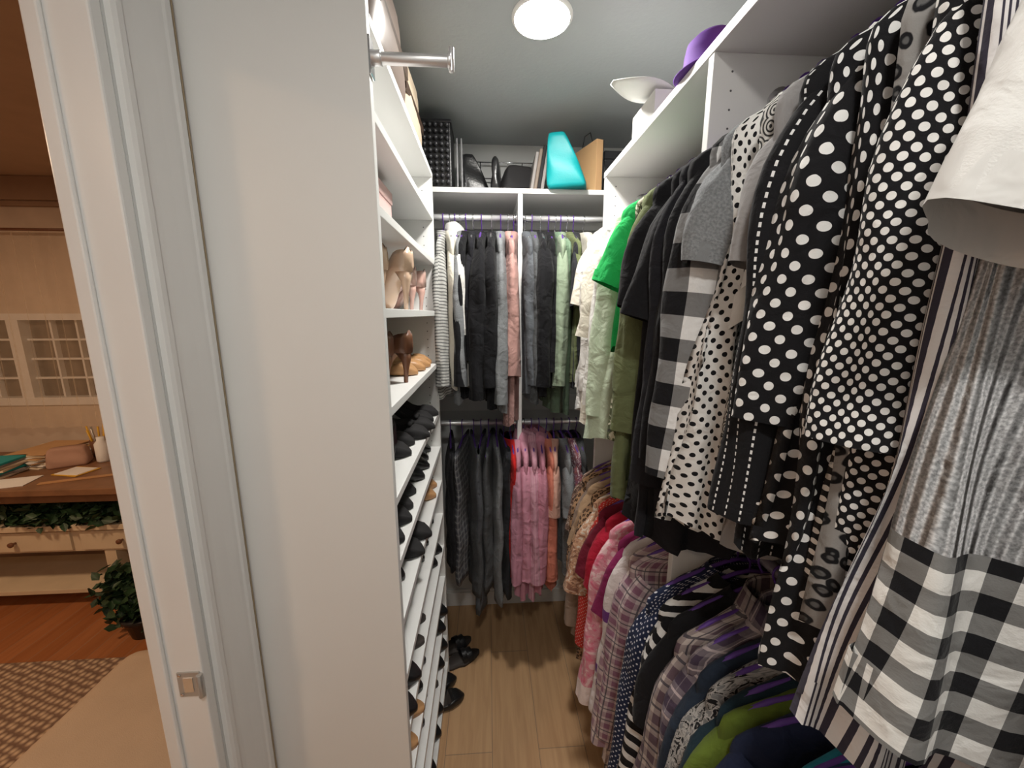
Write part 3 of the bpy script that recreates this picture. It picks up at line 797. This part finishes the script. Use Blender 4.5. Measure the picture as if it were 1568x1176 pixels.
def lidded_box(name, lo, hi, m, lidm):
    b = MB(); zl = hi[2]-0.03
    b.box(lo, (hi[0], hi[1], zl), m); b.box((lo[0]-0.003, lo[1]-0.003, zl), (hi[0]+0.003, hi[1]+0.003, hi[2]), lidm)
    b.build(name, bevel=0.002)
M_PINKBOX = solid('pink_card', (0.62, 0.42, 0.40), 0.7)
lidded_box('pink_shoe_box', (-0.50, 0.80, 1.861), (-0.25, 1.10, 1.97), M_PINKBOX, M_PINKBOX)

# ------------------------------------------------------------------ bags and top shelf things
def handbag(name, pos, yaw, size, m, taper=0.75, handle=True, tilt=0.0, band=None, skew=0.0, topw=None):
    w, d, h = size
    b = MB(); b.M = T(*pos) @ RZ(yaw) @ RX(tilt)
    rows = []
    tw = topw if topw is not None else 1-(1-taper)*0.35
    for i in range(13):
        t = i/12; ww = w/2*(1-(1-tw)*t); dd = d/2*(1-(1-taper)*t)
        bulge = 1+0.08*math.sin(PI*t)
        if i in (0, 12): bulge *= 0.93
        rows.append([])
        for j in range(40):
            a = 2*PI*j/40; c, s = math.cos(a), math.sin(a)
            rows[-1].append((ww*bulge*np.sign(c)*abs(c)**0.35+skew*t, dd*bulge*np.sign(s)*abs(s)**0.35+0.003*math.sin(9*t+3*a), h*t))
    b.grid(rows, m, closed=True, caps=True)
    if band: b.box((-w/2-0.003, -d/2-0.004, h*0.42), (w/2+0.003, d/2+0.004, h*0.55), band)
    if handle:
        for sd in (-1, 1):
            P = [(w*0.28*math.cos(a)+skew, sd*d*0.2*taper, h+h*0.45*math.sin(a)) for a in np.linspace(0, PI, 14)]
            b.tube(P, 0.006, m, 8)
        b.tube([(-w*0.45, 0, h), (w*0.45, 0, h)], 0.003, M_NICKEL, 6)
    return b.build(name)
S = SZ+0.001
b = MB(); b.M = T(-0.235, 1.72, S)
b.box((-0.10, -0.08, 0), (0.10, 0.10, 0.235), M_BLEATH)
M_GREYP = solid('grey_weave', (0.03, 0.03, 0.034), 0.4)
for i in range(9):
    for j in range(10):
        b.lathe([(0.002, -0.003), (0.009, 0.0), (0.009, 0.006), (0.002, 0.009)], M_GREYP, 6, M=T(-0.088+i*0.022, -0.086, 0.016+j*0.0225) @ RX(PI/2))
b.box((-0.104, -0.084, 0.228), (0.104, 0.104, 0.24), M_BLACKP)
b.build('quilted_black_box_bag', bevel=0.003)
b = MB()
M_ACR = solid('silver_plastic', (0.45, 0.45, 0.47), 0.2, 0.6)
b.box((-0.118, 1.70, S), (-0.112, 1.88, S+0.20), M_ACR); b.box((-0.100, 1.70, S), (-0.094, 1.88, S+0.20), M_ACR); b.box((-0.118, 1.70, S), (-0.094, 1.88, S+0.006), M_ACR)
b.build('shelf_divider', bevel=0.001)
handbag('black_handbag', (-0.04, 1.80, S), 0.2, (0.13, 0.09, 0.17), M_BLEATH, 0.4, handle=False, skew=-0.035, topw=0.35)
handbag('black_clutch', (0.045, 1.76, S), PI/2-0.1, (0.20, 0.035, 0.13), M_BLEATH, 0.6, handle=False)
handbag('black_purse', (0.125, 1.80, S), 0.3, (0.14, 0.10, 0.13), M_BSUEDE, 0.6, handle=False, topw=0.8, skew=0.02)
b = MB()
MG = [solid('grey_pouch', (0.22, 0.2, 0.19), 0.6), solid('brown_pouch', (0.16, 0.12, 0.09), 0.6), M_BSUEDE]
for i in range(4):
    b.box((-0.007, -0.11, 0.0), (0.007, 0.11, 0.15+0.012*i), MG[i % 3], M=T(0.185+i*0.014, 1.78, S) @ RY(0.16))
b.build('leaning_clutch_stack', bevel=0.004)
M_TEAL = solid('teal_leather', (0.0, 0.30, 0.32), 0.5, bump=0.2)
handbag('teal_handbag', (0.33, 1.655, S+0.002), -0.25, (0.16, 0.12, 0.20), M_TEAL, 0.45, handle=False, skew=-0.045, topw=0.42, tilt=0.12)
M_KRAFT = solid('kraft_paper', (0.55, 0.33, 0.16), 0.75)
b = MB(); b.M = T(0.445, 1.72, S) @ RZ(0.35)
b.box((-0.03, -0.07, 0), (0.0, 0.10, 0.19), M_KRAFT)
b.box((0.0, -0.07, 0), (0.004, 0.10, 0.19), M_BLACKP)
b.tube([(-0.015, -0.02, 0.19), (-0.015, 0.0, 0.24), (-0.015, 0.04, 0.24), (-0.015, 0.06, 0.19)], 0.002, M_BLACKP, 6)
b.build('kraft_gift_bag', bevel=0.002)
lidded_box('black_shoe_box', (0.485, 1.68, S), (0.66, 1.93, S+0.16), M_BLACKP, M_BLACKP)
b = MB()
for z in (0.06, 0.13, 0.20):
    b.tube([(-0.09, 1.945, S+z), (0.30, 1.945, S+z)], 0.003, M_CHROME, 8)
for x in np.arange(-0.09, 0.31, 0.065):
    b.tube([(x, 1.945, S), (x, 1.945, S+0.20)], 0.0025, M_CHROME, 8)
b.build('chrome_wire_rack')

SL = 2.15+TH+0.001
M_BEIGE = solid('beige_canvas', (0.42, 0.34, 0.25), 0.8); M_DBR = solid('dark_brown_vinyl', (0.05, 0.03, 0.02), 0.35)
handbag('beige_canvas_tote', (-0.305, 1.32, SL), PI/2, (0.28, 0.18, 0.21), M_BEIGE, 0.9, handle=False, band=M_DBR)
handbag('taupe_storage_bag', (-0.305, 1.00, SL), PI/2, (0.30, 0.20, 0.22), solid('taupe_satin', (0.17, 0.13, 0.11), 0.35), 0.9, handle=False, band=M_DBR)
lidded_box('black_hat_box', (-0.44, 1.475, SL), (-0.24, 1.54, SL+0.12), M_BLACKP, M_BLACKP)

# right unit top: purple felt hat, paper, tan box
M_PUR = solid('purple_felt', (0.13, 0.035, 0.30), 0.8)
b = MB(); b.M = T(0.475, 0.885, S+0.008) @ RZ(0.3) @ RY(-0.10)
k = 0.72
b.lathe([(r*k, z*k) for r, z in [(0.100, 0.0), (0.102, 0.003), (0.088, 0.010), (0.076, 0.022), (0.072, 0.05), (0.064, 0.078), (0.045, 0.092), (0.02, 0.096), (0.001, 0.094)]], M_PUR, 40)
b.build('purple_felt_hat')
b = MB(); MW = solid('white_paper', (0.82, 0.82, 0.8), 0.6)
P = []
for i in range(17):
    t = i/16
    wd = 0.02+0.10*math.sin(PI*min(1, t*1.1+0.02))
    P.append([(0.325+0.20*t, 1.09+wd*(s_-0.5), S+0.066+0.024*(1-t)**2+0.004*s_) for s_ in np.linspace(0, 1, 5)])
b.grid(P, MW)
b.box((0.425, 1.05, S), (0.58, 1.20, S+0.060), MW)
b.build('paper_sheet_on_white_box', solidify=0.0012)
lidded_box('tan_storage_box', (0.47, 0.52, S), (0.72, 0.74, S+0.16), M_KRAFT, M_KRAFT)
handbag('blue_tote', (0.62, 0.28, S), 0, (0.25, 0.2, 0.16), solid('blue_canvas', (0.05, 0.09, 0.2), 0.8), 0.9, handle=False)
handbag('black_shoulder_bag', (-0.12, 1.90, 0.36), PI/2, (0.12, 0.16, 0.26), M_BLEATH, 0.8)

# ------------------------------------------------------------------ bedroom
M_WOODD = solid('walnut_top', (0.22, 0.11, 0.055), 0.4, namp=0.2, nscale=12)
M_CREAM = solid('cream_paint', (0.66, 0.54, 0.38), 0.55)
b = MB()
b.box((-3.7, 1.94, 0.755), (-1.55, 2.54, 0.79), M_WOODD)
for x in (-3.65, -1.62):
    for y in (1.99, 2.46): b.box((x, y, 0), (x+0.05, y+0.05, 0.755), M_WOODD)
b.box((-3.62, 2.0, 0.69), (-1.6, 2.02, 0.755), M_WOODD)
b.build('desk', bevel=0.004)
b = MB()
b.box((-3.4, 2.05, 0.50), (-1.70, 2.44, 0.53), M_CREAM)
b.box((-3.37, 2.08, 0.36), (-1.73, 2.42, 0.50), M_CREAM)
for x in (-3.35, -2.80, -2.25):
    b.box((x, 2.068, 0.375), (x+0.50, 2.082, 0.485), M_CREAM)
    b.lathe([(0.006, 0), (0.006, 0.012), (0.014, 0.018), (0.014, 0.028), (0.004, 0.032)], M_BROWN, 12, M=T(x+0.22, 2.068, 0.43) @ RX(PI/2))
for x in (-3.37, -2.15, -1.79):
    b.box((x, 2.08, 0), (x+0.06, 2.14, 0.36), M_CREAM); b.box((x, 2.36, 0), (x+0.06, 2.42, 0.36), M_CREAM)
b.box((-3.37, 2.08, 0.10), (-1.73, 2.42, 0.125), M_CREAM)
b.build('console_cabinet', bevel=0.004)
M_LEAF = solid('ivy_leaf', (0.02, 0.05, 0.018), 0.55, namp=0.5, nscale=30)
def foliage(name, c, size, n, seed, pot=None):
    rg = random.Random(seed); b = MB()
    for i in range(n):
        p = [c[k]+rg.uniform(-1, 1)*size[k]*math.sqrt(rg.random()) for k in range(3)]
        s = rg.uniform(0.02, 0.04)
        M = T(*p) @ Matrix.Rotation(rg.uniform(0, 6.28), 4, 'Z') @ Matrix.Rotation(rg.uniform(-1, 1), 4, 'X') @ Matrix.Rotation(rg.uniform(-1, 1), 4, 'Y')
        v = [(0, -s, 0), (s*0.6, -s*0.3, s*0.15), (s*0.4, s*0.4, 0.0), (0, s, -s*0.1), (-s*0.4, s*0.4, 0), (-s*0.6, -s*0.3, s*0.15)]
        b.add(v, [(0,1,2,3),(0,3,4,5)], M_LEAF, M=M)
    if pot: pot(b)
    b.build(name)
foliage('ivy_garland', (-2.35, 2.12, 0.60), (0.60, 0.12, 0.085), 1300, 2)
def pot(b): b.lathe([(0.07, 0.0), (0.09, 0.10), (0.10, 0.10), (0.10, 0.12), (0.08, 0.12)], M_BLACKP, 24, M=T(-1.82, 1.90, 0))
foliage('potted_fern', (-1.82, 1.90, 0.22), (0.22, 0.10, 0.18), 1100, 5, pot)
# window
M_GL, nt, bs = new_mat('night_glass'); bs.inputs['Roughness'].default_value = 0.12
no = nd(nt, 'ShaderNodeTexNoise'); no.inputs['Scale'].default_value = 3
nt.links.new(ramp(nt, no.outputs[0], [(0.3, (0.05, 0.04, 0.035)), (0.7, (0.16, 0.12, 0.09))]), bs.inputs['Base Color'])
b = MB()
b.box((wx0, BY1+0.05, wz0), (wx1, BY1+0.06, wz1), M_GL)
b.box((wx0, BY1-0.012, wz0), (wx1, BY1+0.07, wz0+0.05), M_TRIM); b.box((wx0, BY1-0.012, wz1-0.04), (wx1, BY1+0.07, wz1), M_TRIM)
for x in (wx0, -2.97, wx1-0.04): b.box((x, BY1-0.010, wz0+0.05), (x+0.07 if x == -2.97 else x+0.04, BY1+0.05, wz1-0.04), M_TRIM)
for xa, xb in ((wx0+0.04, -2.97), (-2.90, wx1-0.04)):
    for k in (1, 2):
        xx = xa+(xb-xa)*k/3; b.box((xx-0.006, BY1+0.02, wz0+0.05), (xx+0.006, BY1+0.05, wz1-0.04), M_TRIM)
    for k in range(1, 4):
        zz_ = wz0+0.05+(wz1-wz0-0.09)*k/4; b.box((xa, BY1+0.022, zz_-0.006), (xb, BY1+0.05, zz_+0.006), M_TRIM)
b.build('window_1')
mC, nt, bs = new_mat('sheer_curtain'); bs.inputs['Base Color'].default_value = (0.86, 0.72, 0.55, 1); bs.inputs['Roughness'].default_value = 0.9
tr = nd(nt, 'ShaderNodeBsdfTransparent'); mx = nd(nt, 'ShaderNodeMixShader')
tcx = nd(nt, 'ShaderNodeTexCoord'); wv = nd(nt, 'ShaderNodeTexNoise'); wv.inputs['Scale'].default_value = 25
nt.links.new(tcx.outputs['Object'], wv.inputs[0])
nt.links.new(math_n(nt, 'ADD', math_n(nt, 'MULTIPLY', wv.outputs[0], 0.15), 0.14), mx.inputs[0])
nt.links.new(tr.outputs[0], mx.inputs[1]); nt.links.new(bs.outputs[0], mx.inputs[2])
nt.links.new(mx.outputs[0], nt.nodes['Material Output'].inputs[0])
P = []
for i in range(12):
    z = 2.13-(2.13-0.95)*i/11
    P.append([(-3.7+1.75*j/200, BY1-0.075+0.014*math.sin(j*0.55+0.2*i)+0.006*math.sin(j*1.3), z) for j in range(201)])
b = MB(); b.grid(P, mC)
b.build('sheer_curtain')
b = MB(); b.tube([(-3.8, BY1-0.075, 2.14), (-1.85, BY1-0.075, 2.14)], 0.008, M_BROWN, 12)
for x in (-3.8, -1.85): b.lathe([(0.004, -0.03), (0.022, -0.015), (0.026, 0), (0.02, 0.018), (0.004, 0.03)], M_BROWN, 16, M=T(x, BY1-0.075, 2.14))
for x in (-3.7, -1.95): b.tube([(x, BY1-0.075, 2.14), (x, BY1, 2.14)], 0.007, M_BROWN, 8)
b.build('curtain_rod')
# desk clutter
M_PAP = solid('paper_stack', (0.75, 0.66, 0.52), 0.8)
M_YEL = solid('yellow_pencil', (0.7, 0.4, 0.03), 0.5)
b = MB(); rg = random.Random(3)
for i in range(14):
    b.box((-0.11, -0.13, i*0.006), (0.11, 0.13, i*0.006+0.005), [M_PAP, M_KRAFT, MW, M_CREAM][i % 4], M=T(-2.62, 2.36, 0.791) @ RZ(rg.uniform(-0.4, 0.4)))
b.build('paper_pile')
b = MB()
for i in range(7):
    b.box((-0.12, -0.09, i*0.012), (0.12, 0.09, i*0.012+0.011), [M_PAP, MG[0], M_TEAL, M_CREAM][i % 4], M=T(-2.72, 2.14, 0.791) @ RZ(rg.uniform(-0.4, 0.4)))
b.build('magazine_stack', bevel=0.001)
handbag('red_pouch', (-2.44, 2.28, 0.791), 0.5, (0.17, 0.10, 0.11), solid('red_plaid_cloth', (0.42, 0.25, 0.18), 0.8), 0.6, handle=False)
b = MB(); b.M = T(-2.42, 2.44, 0.791)
b.lathe([(0.035, 0), (0.042, 0.10), (0.038, 0.10), (0.032, 0.01)], M_BROWN, 20)
for i in range(9):
    a = i*0.7; b.tube([(0.015*math.cos(a), 0.015*math.sin(a), 0.01), (0.045*math.cos(a), 0.04*math.sin(a), 0.17+0.01*(i % 3))], 0.0045, [M_YEL, M_NICKEL, M_YEL][i % 3], 6)
b.build('pencil_cup')
b = MB(); b.M = T(-2.30, 2.33, 0.791)
b.lathe([(0.028, 0), (0.032, 0.01), (0.032, 0.11), (0.018, 0.13), (0.018, 0.15), (0.001, 0.15)], MW, 20)
b.build('lotion_bottle')
b = MB(); b.box((-0.17, -0.014, 0), (0.17, 0.014, 0.004), M_TAN, M=T(-2.17, 2.07, 0.791) @ RZ(0.35)); b.build('wooden_ruler')
b = MB(); b.box((-0.10, -0.07, 0), (0.10, 0.07, 0.003), MW, M=T(-2.50, 2.03, 0.791) @ RZ(0.3))
b.box((-0.08, -0.06, 0), (0.08, 0.06, 0.003), M_YEL, M=T(-2.30, 2.17, 0.791) @ RZ(-0.2))
b.box((-0.07, -0.05, 0.003), (0.07, 0.05, 0.006), MW, M=T(-2.30, 2.17, 0.791) @ RZ(-0.15)); b.build('loose_paper')
mR, nt, bs = new_mat('woven_rug')
tcx = nd(nt, 'ShaderNodeTexCoord'); mp = nd(nt, 'ShaderNodeMapping'); mp.inputs['Rotation'].default_value = (0, 0, 0.3)
nt.links.new(tcx.outputs['Object'], mp.inputs[0])
v = nd(nt, 'ShaderNodeTexVoronoi', voronoi_dimensions='2D'); v.inputs['Scale'].default_value = 34; v.inputs['Randomness'].default_value = 0.35
nt.links.new(mp.outputs[0], v.inputs[0])
nt.links.new(ramp(nt, v.outputs['Distance'], [(0.1, (0.62, 0.45, 0.30)), (0.5, (0.20, 0.12, 0.08))]), bs.inputs['Base Color']); bs.inputs['Roughness'].default_value = 0.95
bp = nd(nt, 'ShaderNodeBump'); bp.inputs['Distance'].default_value = 0.008; bp.invert = True
nt.links.new(v.outputs['Distance'], bp.inputs['Height']); nt.links.new(bp.outputs[0], bs.inputs['Normal'])
simple_box('woven_rug', (-3.2, 0.1, 0.0), (-1.45, 1.72, 0.012), mR, bevel=0.005)
M_UPH = solid('tan_upholstery', (0.50, 0.38, 0.27), 0.9, bump=0.4, bscale=300)
b = MB()
b.box((-1.35, -0.2, 0.12), (-0.80, 1.33, 0.45), M_UPH)
o = b.build('upholstered_bench', bevel=0.07)
o.modifiers['bev'].segments = 6
for p in o.data.polygons: p.use_smooth = True
b = MB()
for x in (-1.27, -0.93):
    for y in (-0.10, 1.20): b.lathe([(0.02, 0), (0.03, 0.13)], M_BROWN, 12, M=T(x+0.03, y, 0))
lg = b.build('legs'); lg.parent = o

# ------------------------------------------------------------------ world + camera
w = bpy.data.worlds.new('World'); scene.world = w; w.use_nodes = True
w.node_tree.nodes['Background'].inputs[0].default_value = (0.5, 0.5, 0.55, 1)
w.node_tree.nodes['Background'].inputs[1].default_value = 0.05

cam = bpy.data.cameras.new('Camera'); cam.sensor_width = 36; cam.lens = 36*600/1600; cam.clip_start = 0.02
co = bpy.data.objects.new('Camera', cam); COL.objects.link(co); scene.camera = co
a = math.radians(3.6); p = math.radians(10.4)
F = Vector((math.sin(a)*math.cos(p), math.cos(a)*math.cos(p), -math.sin(p)))
co.location = (0, 0, H)
co.rotation_euler = F.to_track_quat('-Z', 'Y').to_euler()
scene.view_settings.view_transform = 'Standard'
